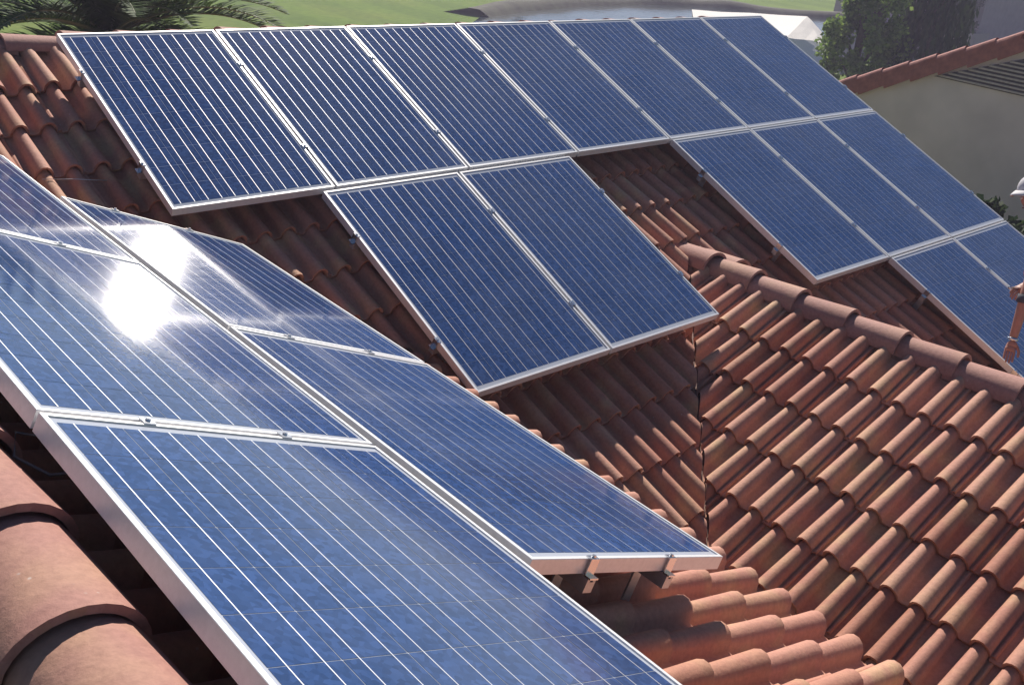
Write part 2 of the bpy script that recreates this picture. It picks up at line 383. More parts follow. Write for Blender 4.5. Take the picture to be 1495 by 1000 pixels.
for i, (x, y, h, t_) in enumerate(((10.0, -1.35, 2.75, 'dark bush under the tan gable wall, its shoots above the panels'), (9.7, -2.1, 2.65, 'dark bush below the tan gable wall, beside the white cap'))):
    shrub('garden_bush', (x, y, GROUND), .95, h, t_, M_LEAFD, 5200, .11, 20+i, 'bushes between the two houses')

# far house wall beyond the willow
root = empty('far_house', (49.1, 16.4, GROUND), 'pinkish grey house wall behind the dark evergreen', 'building')
new_obj('wall', box_mesh('wall', ((0, 0, 0), (14, 8, 6.5))), root, mats=(M_FARWALL,))
new_obj('plinth', box_mesh('plinth', ((-1.6, -.6, 0), (-.003, 1.5, .5))), root, mats=(M_STUCCO,))
bm = bmesh.new(); vs = [bm.verts.new(p) for p in ((-.5, -.5, 6.4), (14.5, -.5, 6.4), (14.5, 8.5, 6.4), (-.5, 8.5, 6.4), (3.5, 4, 8.2), (10.5, 4, 8.2))]
for f in ((0, 1, 5, 4), (2, 3, 4, 5), (1, 2, 5), (3, 0, 4), (0, 3, 2, 1)): bm.faces.new([vs[i] for i in f])
new_obj('roof', to_mesh(bm, 'roof'), root, mats=(M_RAKE,))

# ---------------------------------------------------------------- neighbour's gable wall
NXW, NYA, NZA, NSL = 12.0, -0.80, -0.313, math.tan(math.radians(25))
root = empty('neighbour_house', (NXW, NYA, GROUND), 'tan stucco neighbouring house with red clay rake tiles and slatted gable vent', 'house')
H0 = NZA-GROUND
bm = bmesh.new(); wv = []
for x in (0, 7):
    wv.append([bm.verts.new((x, y, z)) for y, z in ((-4.2, 0), (4.2, 0), (4.2, H0-4.2*NSL), (0, H0), (-4.2, H0-4.2*NSL))])
bm.faces.new(wv[0]); bm.faces.new(wv[1][::-1])
for k in range(5): bm.faces.new((wv[0][k], wv[1][k], wv[1][(k+1) % 5], wv[0][(k+1) % 5]))
bmesh.ops.recalc_face_normals(bm, faces=bm.faces[:])
new_obj('wall', to_mesh(bm, 'wall'), root, mats=(M_STUCCO2,))
for sg in (-1, 1):
    bm = bmesh.new()
    A, B = Vector((-.06, 0, H0+.02)), Vector((-.06, sg*4.6, H0+.02-4.6*NSL))
    up = Vector((0, sg*NSL, 1)).normalized()
    vs = []
    for p in (A, B):
        for x in (-.02, 7.2):
            for h in (0, .05): vs.append(bm.verts.new(Vector((x, p.y, p.z))+up*h))
    for f in ((0, 1, 3, 2), (4, 6, 7, 5), (0, 4, 5, 1), (2, 3, 7, 6), (0, 2, 6, 4), (1, 5, 7, 3)): bm.faces.new([vs[i] for i in f])
    bmesh.ops.recalc_face_normals(bm, faces=bm.faces[:])
    slope = new_obj('roof_slope', to_mesh(bm, 'roof_slope'), root, mats=(M_DECK,))
    # rake tiles stepping up the gable edge
    ang = math.atan(NSL)
    bm = bmesh.new(); L = .40
    add_box(bm, (-.10, -L, -.12), (-.07, 0.03, .075)); 
    seg = 8
    for k in range(seg):
        a0, a1 = math.pi*k/seg, math.pi*(k+1)/seg
        f = []
        for a in (a0, a1):
            for y, r in ((-L, .085), (.03, .10)):
                f.append(bm.verts.new((-.01-r*math.cos(a), y, .07+r*.8*math.sin(a))))
        bm.faces.new((f[0], f[1], f[3], f[2]))
    me = to_mesh(bm, 'rake_tile')
    for k in range(11):
        y = sg*(.06+.37*k+.0); p = Vector((0, y, H0+.03-abs(y)*NSL))
        fw = Vector((0, sg*math.cos(ang), -math.sin(ang)))     # local +y points down the rake
        upv = Vector((0, sg*math.sin(ang), math.cos(ang)))
        M = basis(fw.cross(upv), fw, upv, p+fw*.37+upv*.012)
        if sg < 0: M = M @ Matrix.Scale(-1, 4, Vector((1, 0, 0)))
        rk = (Matrix.Rotation(math.radians(-5.5), 4, 'X'))
        new_obj('rake_tile', me, root, M @ rk, mats=(M_RAKE,))
bm = bmesh.new()
for k in range(8):
    a0, a1 = math.pi*k/8, math.pi*(k+1)/8; f = []
    for a in (a0, a1):
        for x in (-.16, .4): f.append(bm.verts.new((x, -.13*math.cos(a), H0+.06+.13*math.sin(a))))
    bm.faces.new((f[0], f[1], f[3], f[2]))
bm.faces.new([bm.verts.new((-.10, -.125*math.cos(math.pi*k/8), H0+.055+.125*math.sin(math.pi*k/8))) for k in range(9)])
new_obj('ridge_cap', to_mesh(bm, 'ridge_cap', True), root, mats=(M_RAKE,))
vent = new_obj('gable_vent', None, root)
bpy.data.objects.remove(vent)
bm = bmesh.new(); zb = -.96-GROUND; 
vs = [bm.verts.new((-.012, y, z)) for y, z in ((1.2, zb), (-1.2, zb), (0, H0-.16))]
bm.faces.new(vs); vent = new_obj('gable_vent', to_mesh(bm, 'gable_vent'), root, mats=(simple('vent_dark', (.14, .12, .115), .9),))
zz = zb+.02; 
while zz < H0-.24:
    hw = (H0-.16-zz)/((H0-.16-zb)/1.2)-.03
    new_obj('slat', box_mesh('slat', ((-.05, -hw, zz), (-.014, hw, zz+.022))), vent, mats=(M_WOOD,)); zz += .052

# ---------------------------------------------------------------- the house under the panels
house = empty('tiled_house', (1.5, -3.0, GROUND), 'house roof of weathered terracotta roll tiles under the solar panels', 'house')
hb = Matrix.Translation((-1.5, 3.0, -GROUND))            # world -> house local
def hchild(name, me, parent=None, world=Matrix.Identity(4), mats=()):
    o = new_obj(name, me, house if parent is None else parent, mats=mats)
    o.matrix_local = (hb @ world) if parent is None else world
    return o
def deck(name, pts, m=M_DECK, thick=.05):
    bm = bmesh.new(); top = [bm.verts.new(p) for p in pts]; bot = [bm.verts.new(Vector(p)-Vector((0, 0, thick))) for p in pts]
    bm.faces.new(top); bm.faces.new(bot[::-1]); k = len(pts)
    for i in range(k): bm.faces.new((top[i], bot[i], bot[(i+1) % k], top[(i+1) % k]))
    bmesh.ops.recalc_face_normals(bm, faces=bm.faces[:])
    return hchild(name, to_mesh(bm, name), mats=(m,))
dn = .045
def q1(x, y): return Vector((x, y, z1(x, y)-dn))
def q2(x, y): return Vector((x, y, z2(x, y)-dn))
def q3(x, y): return Vector((x, y, z3(x, y)-dn))
EY = -5.15                                              # lower edge of the main slope
slope1 = deck('roof_slope', [q1(V12-RY1, RY1), q1(V12-(-2.45)-.0, -2.45), q1(.5, -2.5), q1(.5, EY), q1(7.05, EY), q1(7.05, RY1)])
back1 = deck('roof_slope', [Vector((-9, RY1+.005, q1(0, RY1).z)), Vector((7.05, RY1+.005, q1(0, RY1).z)), Vector((7.05, 4.5, q1(0, RY1).z-4.47*TN)), Vector((-9, 4.5, q1(0, RY1).z-4.47*TN))], M_TILE)
slope2 = deck('roof_slope', [q2(RX2, V12-RX2), q2(RX2, -8.5), q2(.78, -8.5), q2(.78, V12-.78)])
back2 = deck('roof_slope', [Vector((RX2-.005, RY1, q2(RX2, 0).z)), Vector((RX2-.005, -8.5, q2(RX2, 0).z)), Vector((RX2-4, -8.5, q2(RX2, 0).z-4*TN)), Vector((RX2-4, RY1, q2(RX2, 0).z-4*TN))], M_TILE)
slope3 = deck('roof_slope', [q3(RX3, V13+RX3), q3(RX3, -8.5), q3(.47, -8.5), q3(.47, V13+.47)])
back3 = deck('roof_slope', [Vector((RX3+.005, V13+RX3-.02, q3(RX3, 0).z)), Vector((RX3+3, V13+RX3-3, q3(RX3, 0).z-3*TN)), Vector((RX3+3, -8.5, q3(RX3, 0).z-3*TN)), Vector((RX3+.005, -8.5, q3(RX3, 0).z))], M_TILE)
# walls
def wallbox(lo, hi):
    hchild('wall', box_mesh('wall', (lo, hi)), mats=(M_STUCCO,))
wallbox((-5.2, -8.3, GROUND), (.42, -2.6, -1.45)); wallbox((.46, EY+.3, GROUND), (6.7, 3.9, -2.55)); wallbox((.47, -8.3, GROUND), (5.9, EY+.2, -2.62))
hchild('wall', box_mesh('wall', ((.30, -8.3, -1.46), (.424, -2.55, -1.22))), mats=(M_STUCCO,))

# --- one double roll tile; local x across, y up the slope (0 = lower end), z off the slope
E_, TW = .3628, .309
def tile_profile(y):
    """(x, top z, inner z) across the tile at y"""
    k = y/.42; b = .050-.011*k; h = .070-.012*k; lift = .027*(1-k)-.034
    pts = [(0.0, lift+.002), (.028, lift-.004)]
    def roll(cx):
        return [(cx+b*math.cos(math.pi-a), lift+h*math.sin(a)**.9) for a in [math.pi*i/7 for i in range(8)]]
    pts += roll(.104) + [(.178, lift-.004)] + roll(.254) + [(.312, lift+.013), (.326, lift+.012), (.327, lift-.008)]
    return [(x*1.023, z) for x, z in pts]
def tile_bm():
    bm = bmesh.new(); N = len(tile_profile(0))
    rows = [[bm.verts.new((x, y, z)) for x, z in tile_profile(y)] for y in (0.0, .21, .42)]
    for A, B in zip(rows, rows[1:]):
        for i in range(N-1): bm.faces.new((A[i], A[i+1], B[i+1], B[i]))
    th = .013; inn = []
    for y in (0.0, .10):
        pr = tile_profile(y); r = []
        for i, (x, z) in enumerate(pr):
            cx = .1064 if x < .164 else .2598
            x2 = cx+(x-cx)*.74 if abs(x-cx) < .052 else x
            r.append(bm.verts.new((x2, y, z-th)))
        inn.append(r)
    for i in range(N-1):
        bm.faces.new((rows[0][i+1], rows[0][i], inn[0][i], inn[0][i+1]))
        bm.faces.new((inn[0][i+1], inn[0][i], inn[1][i], inn[1][i+1]))
    for f in bm.faces: f.smooth = True
    for i in range(N-1):
        for e in bm.edges:
            pass
    for e in rows[0]:
        for ed in e.link_edges:
            if all(v.co.y < 1e-6 for v in ed.verts): ed.smooth = False
    return bm
TILE = to_mesh(tile_bm(), 'roof_tile'); TILE.materials.append(M_TILE)
JR = random.Random(5)
tiles = []                                               # (size, slope object, world matrix, [cut planes])
def lay(slope, EU, UP, N, Cc, ridge_pt, u_phase, tip, keep, cuts, u0, u1, ncourse):
    """ridge_pt: point on the tile plane; u_phase: u of a roll crest (second roll); tip: slope distance of one lower end"""
    k0 = math.floor((u0-u_phase)/TW); k1 = math.ceil((u1-u_phase)/TW)
    for j in range(-1, ncourse):
        if tip+j*E_ < .16: continue                      # would only be a stub under the caps
        for k in range(k0, k1+1):
            u = u_phase + k*TW - .2598
            o = ridge_pt + EU*u - UP*(tip+j*E_)
            mid = o + EU*.15 + UP*.17
            corners = [o, o+EU*.30, o+UP*.36, o+EU*.30+UP*.36]
            if not any(keep(p) for p in corners+[mid]): continue
            M = basis(EU, UP, N, o)
            M = M @ Matrix.Translation((JR.gauss(0, .0025), JR.gauss(0, .006) - (.018 if JR.random() < .05 else 0), JR.uniform(0, .004))) @ Matrix.Rotation(JR.gauss(0, .010), 4, 'Z') @ Matrix.Rotation(JR.gauss(0, .005), 4, 'X')
            need = []
            for co, no in cuts(mid):
                sd_ = [(p-co).dot(no) for p in corners]
                if min(sd_) < .03: need.append((co, no))
            vis = seen(mid) if not covered(mid+N*.02) or not covered(o+EU*.15) else 0
            tiles.append((vis, slope, M, need))
sq = math.sqrt(.5)
gap = .004
va = Vector((RX3, V13+RX3, 0))
cut13_1 = (va+Vector((-1, 1, 0))*gap, Vector((-1, 1, 0))*sq)      # keep main slope side
cut13_3 = (va+Vector((1, -1, 0))*gap, Vector((1, -1, 0))*sq)
cut13b = (Vector((RX3, V13B-RX3, 0))+Vector((1, 1, 0))*gap, Vector((1, 1, 0))*sq)
vb = Vector((0, V12, 0))
cut12_1 = (vb+Vector((1, 1, 0))*gap, Vector((1, 1, 0))*sq)
cut12_2 = (vb-Vector((1, 1, 0))*gap, -Vector((1, 1, 0))*sq)
def k1_(p):
    x, y = p.x, p.y
    if y > RY1+.05 or x > 7.06 or x < -1.9 or y < EY: return False
    if x+y < V12 and y > -2.6: return False
    if y-x < V13 and x < RX3+.05: return False
    if x >= RX3 and x+y < V13B: return False
    if x < .55 and y < -2.6: return False
    return True
def k2_(p): return RX2-.1 < p.x < .82 and -7.6 < p.y and (p.x+p.y < V12)
def k3_(p): return .50 < p.x < RX3+.02 and -7.6 < p.y and p.y-p.x < V13
O1 = Vector((0, RY1, z1(0, RY1))); t1 = (RY1+3.479)/c_ - 10*E_
lay(slope1, EU1, UP1, N1, C1, O1, 1.458-.1545, t1, k1_, lambda p: [cut13_1 if p.x < RX3 else cut13b, (Vector((0, RY1-.075, 0)), Vector((0, -1, 0))), (Vector((7.0, 0, 0)), Vector((-1, 0, 0)))] + ([cut12_1] if p.y > -2.5 else []), -2.1, 7.1, 17)
O2r = Vector((RX2, 0, z2(RX2, 0))); t2_ = (.834-RX2)/c_ - 7*E_
lay(slope2, EU2, UP2, N2, C2, O2r, -4.992, t2_, k2_, lambda p: [cut12_2, (Vector((RX2+.09, 0, 0)), Vector((1, 0, 0)))], -7.6, .1, 8)
O3r = Vector((RX3, 0, z3(RX3, 0))); t3_ = (RX3-2.657)/c_ - 2*E_
lay(slope3, EU3, UP3, N3, C3, O3r, 4.33, t3_, k3_, lambda p: [cut13_3, (Vector((RX3-.085, 0, 0)), Vector((-1, 0, 0)))], 2.0, 7.6, 10)
tiles.sort(key=lambda t: -t[0])
stuff = {}
def tile_piece(M, need):
    """mesh of a tile cut along a valley, in tile space"""
    bm = bmesh.new(); bm.from_mesh(TILE); inv = M.inverted()
    for co, no in need:
        c3_ = inv @ co; n3_ = inv.to_3x3() @ no
        bmesh.ops.bisect_plane(bm, geom=bm.verts[:]+bm.edges[:]+bm.faces[:], plane_co=c3_, plane_no=n3_, clear_inner=True)
    return bm
nind = 0
for vis, slope, M, need in tiles:
    L = M                                                 # slopes sit at the world origin
    if vis > 0 and nind < 300:
        me = TILE
        if need:
            bm = tile_piece(M, need)
            if not bm.faces: bm.free(); continue
            me = to_mesh(bm, 'roof_tile_cut'); 
            if not me.materials: me.materials.append(M_TILE)
        new_obj('roof_tile', me, slope, L); nind += 1
    else:
        bm = tile_piece(M, need)
        if not bm.faces: bm.free(); continue
        big = stuff.setdefault(slope.name, (slope, bmesh.new()))[1]
        bm.transform(L); tmp = bpy.data.meshes.new('t'); bm.to_mesh(tmp); bm.free(); big.from_mesh(tmp); bpy.data.meshes.remove(tmp)
for nm, (slope, bm) in stuff.items():
    o = new_obj('roof_tiles', to_mesh(bm, 'roof_tiles', True), slope, mats=(M_TILE,)); tag(o, kind='stuff')

# --- valley flashing where the main slope meets the lower wing
vd = Vector((-1, -1, -TN)).normalized(); v0 = Vector((RX3, V13+RX3, z1(0, V13+RX3)-.034)); 
bm = bmesh.new(); prev = None
for i in range(25):
    p = v0+vd*(i*.145); j_ = .004*noise.noise(p*6)
    ring = [bm.verts.new(p+q*a+Vector((0, 0, j_))) for q, a in ((UP1, .16), (UP1, .05), (Vector((0, 0, 1)), .002), (UP3, .05), (UP3, .16))]
    if prev:
        for k in range(4): bm.faces.new((prev[k], ring[k], ring[k+1], prev[k+1]))
    prev = ring
bmesh.ops.recalc_face_normals(bm, faces=bm.faces[:])
new_obj('valley_flashing', to_mesh(bm, 'valley_flashing'), slope1, mats=(simple('painted_flashing', (.24, .12, .09), .7, .0, 18, .35),))

# --- ridge caps: half barrels, the near end lapping over the next one
def cap_bm(r0=.118, r1=.098, L=.42, h=.92):
    bm = bmesh.new(); seg = 14; rows = []
    for y, r in ((0, r0), (.035, r0*.985), (.2, (r0+r1)/2), (L, r1)):
        rows.append([bm.verts.new((-r*math.cos(math.pi*i/seg*1.06-.03*math.pi), y, r*h*math.sin(math.pi*i/seg*1.06-.03*math.pi)-.012*(y/L))) for i in range(seg+1)])
    for A, B in zip(rows, rows[1:]):
        for i in range(seg): bm.faces.new((A[i+1], A[i], B[i], B[i+1]))
    inn = []
    for y, r in ((0, r0-.017), (.16, r0-.024)):
        inn.append([bm.verts.new((-r*math.cos(math.pi*i/seg), y, r*h*math.sin(math.pi*i/seg)-.004)) for i in range(seg+1)])
    for i in range(seg):
        bm.faces.new((rows[0][i], rows[0][i+1], inn[0][i+1], inn[0][i]))
        bm.faces.new((inn[0][i], inn[0][i+1], inn[1][i+1], inn[1][i]))
    for f in bm.faces: f.smooth = True
    for v in rows[0]+inn[0]:
        for ed in v.link_edges:
            if all(q.co.y < 1e-6 for q in ed.verts): ed.smooth = False
    return bm
CAP = to_mesh(cap_bm(), 'ridge_cap'); CAP.materials.append(M_CAP)
CAPW = to_mesh(cap_bm(.138, .122, .42, .86), 'ridge_cap_wide'); CAPW.materials.append(M_CAP)
CR = random.Random(9)
def cap(me, parent, p, ydir, tilt=1.6, roll=0.0, yaw=0.0):
    y = Vector(ydir).normalized(); x = y.cross(Vector((0, 0, 1))).normalized(); z = x.cross(y)
    M = basis(x, y, z, p) @ Matrix.Rotation(math.radians(-tilt), 4, 'X') @ Matrix.Rotation(roll+CR.gauss(0, .02), 4, 'Y') @ Matrix.Rotation(yaw+CR.gauss(0, .012), 4, 'Z')
    return new_obj('ridge_cap', me, parent, M)
for k in range(11): cap(CAPW, slope2, Vector((RX2+CR.gauss(0, .004), -6.99+.3515*k+.006, -.155+.012)), (0, 1, 0))
for k in range(8): cap(CAPW, slope2, Vector((RX2+CR.gauss(0, .004), -6.99+.3515*(11+k)+.006, -.155+.012)), (0, 1, 0))
zc3 = -1.114-.118*.92+.004
for k in range(13):
    y = -3.196-.361*9+.361*k
    if y > -2.6: continue
    cap(CAP, slope3, Vector((RX3+CR.gauss(0, .006), y, zc3)), (0, 1, 0))
cap(CAP, slope3, Vector((RX3-.02, -2.50, zc3+.012)), (.10, 1, 0), 3.0)
cap(CAP, slope3, Vector((RX3+.11, -2.62, zc3-.02)), (.16, 1, -.02), 2.0, .25)
CAPL = to_mesh(cap_bm(.108, .092, .42, .72), 'ridge_cap_low'); CAPL.materials.append(M_CAP)
for k in range(24): cap(CAPL, slope1, Vector((-1.62+.3515*k, RY1+.01, -.131+CR.gauss(0, .003))), (1, 0, 0))
# mortar bedding under the caps
def bedding(slope, p0, p1, w, h):
    bm = bmesh.new(); p0, p1 = Vector(p0), Vector(p1); d = (p1-p0); n_ = 60; x = d.normalized().cross(Vector((0, 0, 1)))
    prev = None
    for i in range(n_+1):
        p = p0+d*i/n_; ww = w*(1+.10*noise.noise(p*7)); hh = h*(1+.1*noise.noise(p*5))
        ring = [bm.verts.new(p+x*a*ww+Vector((0, 0, b_*hh-.03))) for a, b_ in ((-1, 0), (-.85, .6), (0, 1), (.85, .6), (1, 0))]
        if prev:
            for k in range(4): bm.faces.new((prev[k], ring[k], ring[k+1], prev[k+1]))
        prev = ring
    bmesh.ops.recalc_face_normals(bm, faces=bm.faces[:])
    o = new_obj('mortar_bed', to_mesh(bm, 'mortar_bed', True), slope, mats=(M_MORTAR,))
bedding(slope3, (RX3, -2.30, zc3-.04), (RX3, -7.4, zc3-.04), .105, .10)
bedding(slope2, (RX2, -.3, -.20), (RX2, -7.4, -.20), .12, .12)
bedding(slope1, (-1.7, RY1+.01, -.185), (6.95, RY1+.01, -.185), .09, .07)

# ---------------------------------------------------------------- solar panels
LIP = .0125
def frame_mesh():
    bm = bmesh.new(); hx, hy = FW/2, FH/2
    def ring(ix, z): return [bm.verts.new((sx*(hx-ix), sy*(hy-ix), z)) for sx, sy in ((-1, -1), (1, -1), (1, 1), (-1, 1))]
    R_ = [ring(.028, -FD), ring(0, -FD), ring(0, -.0012), ring(.0012, 0), ring(LIP, 0), ring(LIP+.0008, -.0035)]
    R_.append(ring(LIP+.0008, -.009)); R_.append(ring(.004, -.009)); R_.append(ring(.004, -FD+.002)); R_.append(ring(.028, -FD+.002))
    for A, B in zip(R_, R_[1:]+R_[:1]):
        for k in range(4): bm.faces.new((A[k], A[(k+1) % 4], B[(k+1) % 4], B[k]))
    bmesh.ops.recalc_face_normals(bm, faces=bm.faces[:])
    return to_mesh(bm, 'frame')
FRAME = frame_mesh(); FRAME.materials.append(M_FRAME)
hx, hy = FW/2-LIP-.0002, FH/2-LIP-.0002
SHEET = box_mesh('backsheet', ((-hx, -hy, -.0085), (hx, hy, -.0042))); SHEET.materials.append(M_SHEET)
CWX, CWY = (2*hx-.024)/6, (2*hy-.050)/10
def cell_mesh():
    bm = bmesh.new(); a, b_ = CWX/2-.0010, CWY/2-.0010; ch = .0012
    v = [bm.verts.new(p) for p in ((-a+ch, -b_, 0), (a-ch, -b_, 0), (a, -b_+ch, 0), (a, b_-ch, 0), (a-ch, b_, 0), (-a+ch, b_, 0), (-a, b_-ch, 0), (-a, -b_+ch, 0))]
    bm.faces.new(v)
    for x in (-CWX*.25, CWX*.25):
        w = .0012
        f = bm.faces.new([bm.verts.new(p) for p in ((x-w, -CWY/2, .0004), (x+w, -CWY/2, .0004), (x+w, CWY/2, .0004), (x-w, CWY/2, .0004))]); f.material_index = 1
    me = to_mesh(bm, 'cell'); me.materials.append(M_CELL); me.materials.append(M_BUS); return me
CELL = cell_mesh()
BOXM = box_mesh('junction_box', ((-.06, -.05, -.03), (.06, .05, -.0086))); BOXM.materials.append(M_CABLE)
for M, lab in panels:
    root = empty('solar_panel', label=lab, cat='solar panel', group=grp, matrix=M)
    new_obj('frame', FRAME, root)
    sh = new_obj('backsheet', SHEET, root)
    new_obj('junction_box', BOXM, root, Matrix.Translation((0, FH/2-.14, 0)))
    for i in range(6):
        for j in range(10):
            new_obj('cell', CELL, sh, Matrix.Translation((-hx+.012+CWX*(i+.5), -hy+.025+CWY*(j+.5), -.0036)))

# ---------------------------------------------------------------- rails, feet and clamps
def end_clamp_mesh():
    bm = bmesh.new()
    add_box(bm, (-.019, -.012, -.001), (.019, .0065, .0032)); add_box(bm, (-.019, .0066, -FD-.004), (.019, .0105, .0032)); add_box(bm, (-.019, .0106, -FD-.004), (.019, .030, -FD+.001))
    add_tube(bm, [(0, .0, .0033), (0, .0, .010)], .0065, 6)
    me = to_mesh(bm, 'end_clamp'); me.materials.append(M_CLAMP); return me
def mid_clamp_mesh():
    bm = bmesh.new(); add_box(bm, (-.016, -.0165, .0005), (.016, .0165, .0035)); add_box(bm, (-.018, -.004, -FD), (.018, .004, .0004)); add_tube(bm, [(0, 0, .0036), (0, 0, .0105)], .0068, 6)
    me = to_mesh(bm, 'mid_clamp'); me.materials.append(M_CLAMP); return me
ENDC, MIDC = end_clamp_mesh(), mid_clamp_mesh()
def foot_mesh(drop):
    bm = bmesh.new(); add_box(bm, (-.004, -.022, -drop), (.003, .022, -.012)); add_box(bm, (.0031, -.022, -drop), (.052, .022, -drop+.006)); add_tube(bm, [(.028, 0, -drop+.0061), (.028, 0, -drop+.016)], .009, 6)
    me = to_mesh(bm, 'foot'); me.materials.append(M_RAIL); return me
def rail(label, M, x0, x1, rh, roofgap, seams, clampx_end, group):
    """M: local x along the rail, z = module top face normal, origin on the top face plane; local y across"""
    root = empty('mounting_rail', label=label, cat='rail', group=group, matrix=M)
    zt = -FD-.001; bm = bmesh.new()
    add_box(bm, (x0, -.019, zt-rh), (x1, -.007, zt)); add_box(bm, (x0, .007, zt-rh), (x1, .019, zt)); add_box(bm, (x0, -.0069, zt-rh), (x1, .0069, zt-.012))
    new_obj('beam', to_mesh(bm, 'beam'), root, mats=(M_RAIL,))
    for x in seams: new_obj('mid_clamp', MIDC, root, Matrix.Translation((x, 0, 0)) @ Matrix.Rotation(math.pi/2, 4, 'Z'))
    for x, sg in clampx_end: new_obj('end_clamp', ENDC, root, Matrix.Translation((x, 0, 0)) @ Matrix.Rotation(-sg*math.pi/2, 4, 'Z'))
    fm = foot_mesh(roofgap-(-zt)+.02) if roofgap > .06 else None
    n_ = max(2, int((x1-x0)/1.2)+1)
    for i in range(n_):
        x = x0+.12+(x1-x0-.24)*i/(n_-1)
        new_obj('foot', fm, root, Matrix.Translation((x, .024, zt)))
grr = 'aluminium rails under the solar panels'
hw = (PW-FW)/2
def rails1(names, i0, i1, j, du=0.0, dv=0.0):
    for t_, lab in zip((.24, .76), names):
        o = -UP1*((j+t_)*PH+dv)
        M = basis(EU1, UP1, N1, o)
        rail(lab, M, i0+du-.004, i1+du+.006, .045, .225, [i+du for i in range(i0+1, i1)], ((i0+du+hw, -1), (i1+du-hw, 1)), grr)
rails1(('upper rail of the long top row of panels', 'lower rail of the long top row of panels'), 0, 7, 0)
rails1(('upper rail under the lone pair of panels', 'lower rail under the lone pair of panels'), 0, 2, 1, .8896, .014)
rails1(('upper rail of the stepped row of three', 'lower rail of the stepped row of three'), 4, 7, 1)
rails1(('upper rail of the lowest stepped pair', 'lower rail of the lowest stepped pair'), 5, 7, 2)
D2 = Vector((c_, 0, -s_)); YM = Vector((0, -1, 0))
def rails2(names, b, da, a0, a1):
    for t_, lab in zip((.27, .67), names):
        o = O2 + D2*(b*1.027+t_)
        M = basis(YM, D2, N2, o)           # x towards the photographer; D2 x ... right handed
        M = basis(YM, -D2, N2, o) if YM.cross(D2).dot(N2) < 0 else M
        rail(lab, M, a0*PH+da-.02, a1*PH+da+.018,  .045, .234, [a*PH+da for a in range(a0+1, a1)], ((a0*PH+da+.0067, -1), (a1*PH+da-.0067, 1)), grr)
rails2(('rail under the upper foreground row, on its ridge side', 'rail under the upper foreground row, on its valley side'), 0, 0, 0, 3)
rails2(('rail with silver end clamp under the lower foreground row, inner one', 'rail with silver end clamp under the lower foreground row, outer one'), 1, PB, 0, 2)

# cables
def cable(label, pts, r=.0035):
    tag(new_obj('cable', tube_mesh('cable', pts, r, 6), mats=(M_CABLE,)), label, 'cable')
w_ = p2(2, 0)
def pl(m_, x, y, z): return m_ @ Vector((x, y, z))
cable('thin dark cable looping below the frame of the bright blue panel', [pl(w_, -FW/2+.04, FH/2-.02, -.05), pl(w_, -FW/2-.01, FH/2+.05, -.075), pl(w_, -FW/2-.02, FH/2+.0, -.11), pl(w_, -FW/2+.02, FH/2-.10, -.10), pl(w_, -FW/2+.05, FH/2-.16, -.06)])

tag(new_obj('wire', tube_mesh('wire', [(-0.435, -0.889, -0.576), (-0.279, -0.921, -0.585), (-0.123, -0.953, -0.603)], [.0022, .0022, .004], 6), mats=(M_RAIL,)), 'thin pale wire lying across the shaded tiles', 'wire')
# ---------------------------------------------------------------- the person at the lowest panels
M_SKIN = simple('skin', (.42, .20, .145), .55, 0, 30, .08); M_SHIRT = simple('red_shirt', (.28, .045, .045), .85, 0, 25, .12, .3)
M_JEANS = simple('jeans', (.06, .075, .12), .9, 0, 40, .2); M_CAPC = simple('white_cap', (.55, .54, .56), .85); M_BOOT = simple('boots', (.10, .07, .05), .7)
M_GLOVE = simple('dark_cuff', (.05, .055, .08), .8); M_HAIR = simple('hair', (.03, .022, .018), .7)
feet = Vector((6.15, -4.72, z1(0, -4.72)+.03)); SHIFT = Vector((.03, -.027, 0))
person = empty('person', feet+SHIFT, 'person in white cap and red shirt leaning over the lowest solar panels', 'person')
def skin(name, verts, edges, radii, m, parent=person, root=0, sub=2, inv=None):
    me = bpy.data.meshes.new(name); me.from_pydata([Vector(v)-feet for v in verts], edges, [])
    o = new_obj(name, me, parent, mats=(m,))
    sk = o.modifiers.new('skin', 'SKIN'); sk.use_smooth_shade = True
    for i, r in enumerate(radii):
        sv = me.skin_vertices[0].data[i]; sv.radius = r if isinstance(r, tuple) else (r, r); sv.use_root = (i == root)
    ss = o.modifiers.new('sub', 'SUBSURF'); ss.levels = sub; ss.render_levels = sub
    return o
def ensure_skin(me):
    if not me.skin_vertices: pass
def skinned(name, verts, edges, radii, m, parent=person, root=0, sub=2):
    me = bpy.data.meshes.new(name); me.from_pydata([tuple(Vector(v)-feet) for v in verts], edges, [])
    bm = bmesh.new(); bm.from_mesh(me); lay_ = bm.verts.layers.skin.verify(); bm.verts.ensure_lookup_table()
    for i, r in enumerate(radii):
        bm.verts[i][lay_].radius = r if isinstance(r, tuple) else (r, r); bm.verts[i][lay_].use_root = (i == root)
    bm.to_mesh(me); bm.free()
    o = new_obj(name, me, parent, mats=(m,))
    sk = o.modifiers.new('skin', 'SKIN'); sk.use_smooth_shade = True
    ss = o.modifiers.new('sub', 'SUBSURF'); ss.levels = sub; ss.render_levels = sub
    return o
hand = Vector((5.03, -3.95, -1.61)); wrist = Vector((5.055, -3.93, -1.55)); elbow = Vector((5.14, -3.89, -1.27)); shR = Vector((5.36, -3.82, -.87)); 
neck = Vector((5.42, -3.95, -.74)); head = Vector((5.315, -3.655, -.59)); chest = Vector((5.55, -4.08, -.92)); pelvis = Vector((5.85, -4.42, -1.25))
shL = Vector((5.55, -4.02, -.80)); elL = Vector((5.52, -3.92, -1.12)); wrL = Vector((5.36, -3.80, -1.22))
hipR, hipL = pelvis+Vector((-.08, .08, -.06)), pelvis+Vector((.09, -.07, -.06))
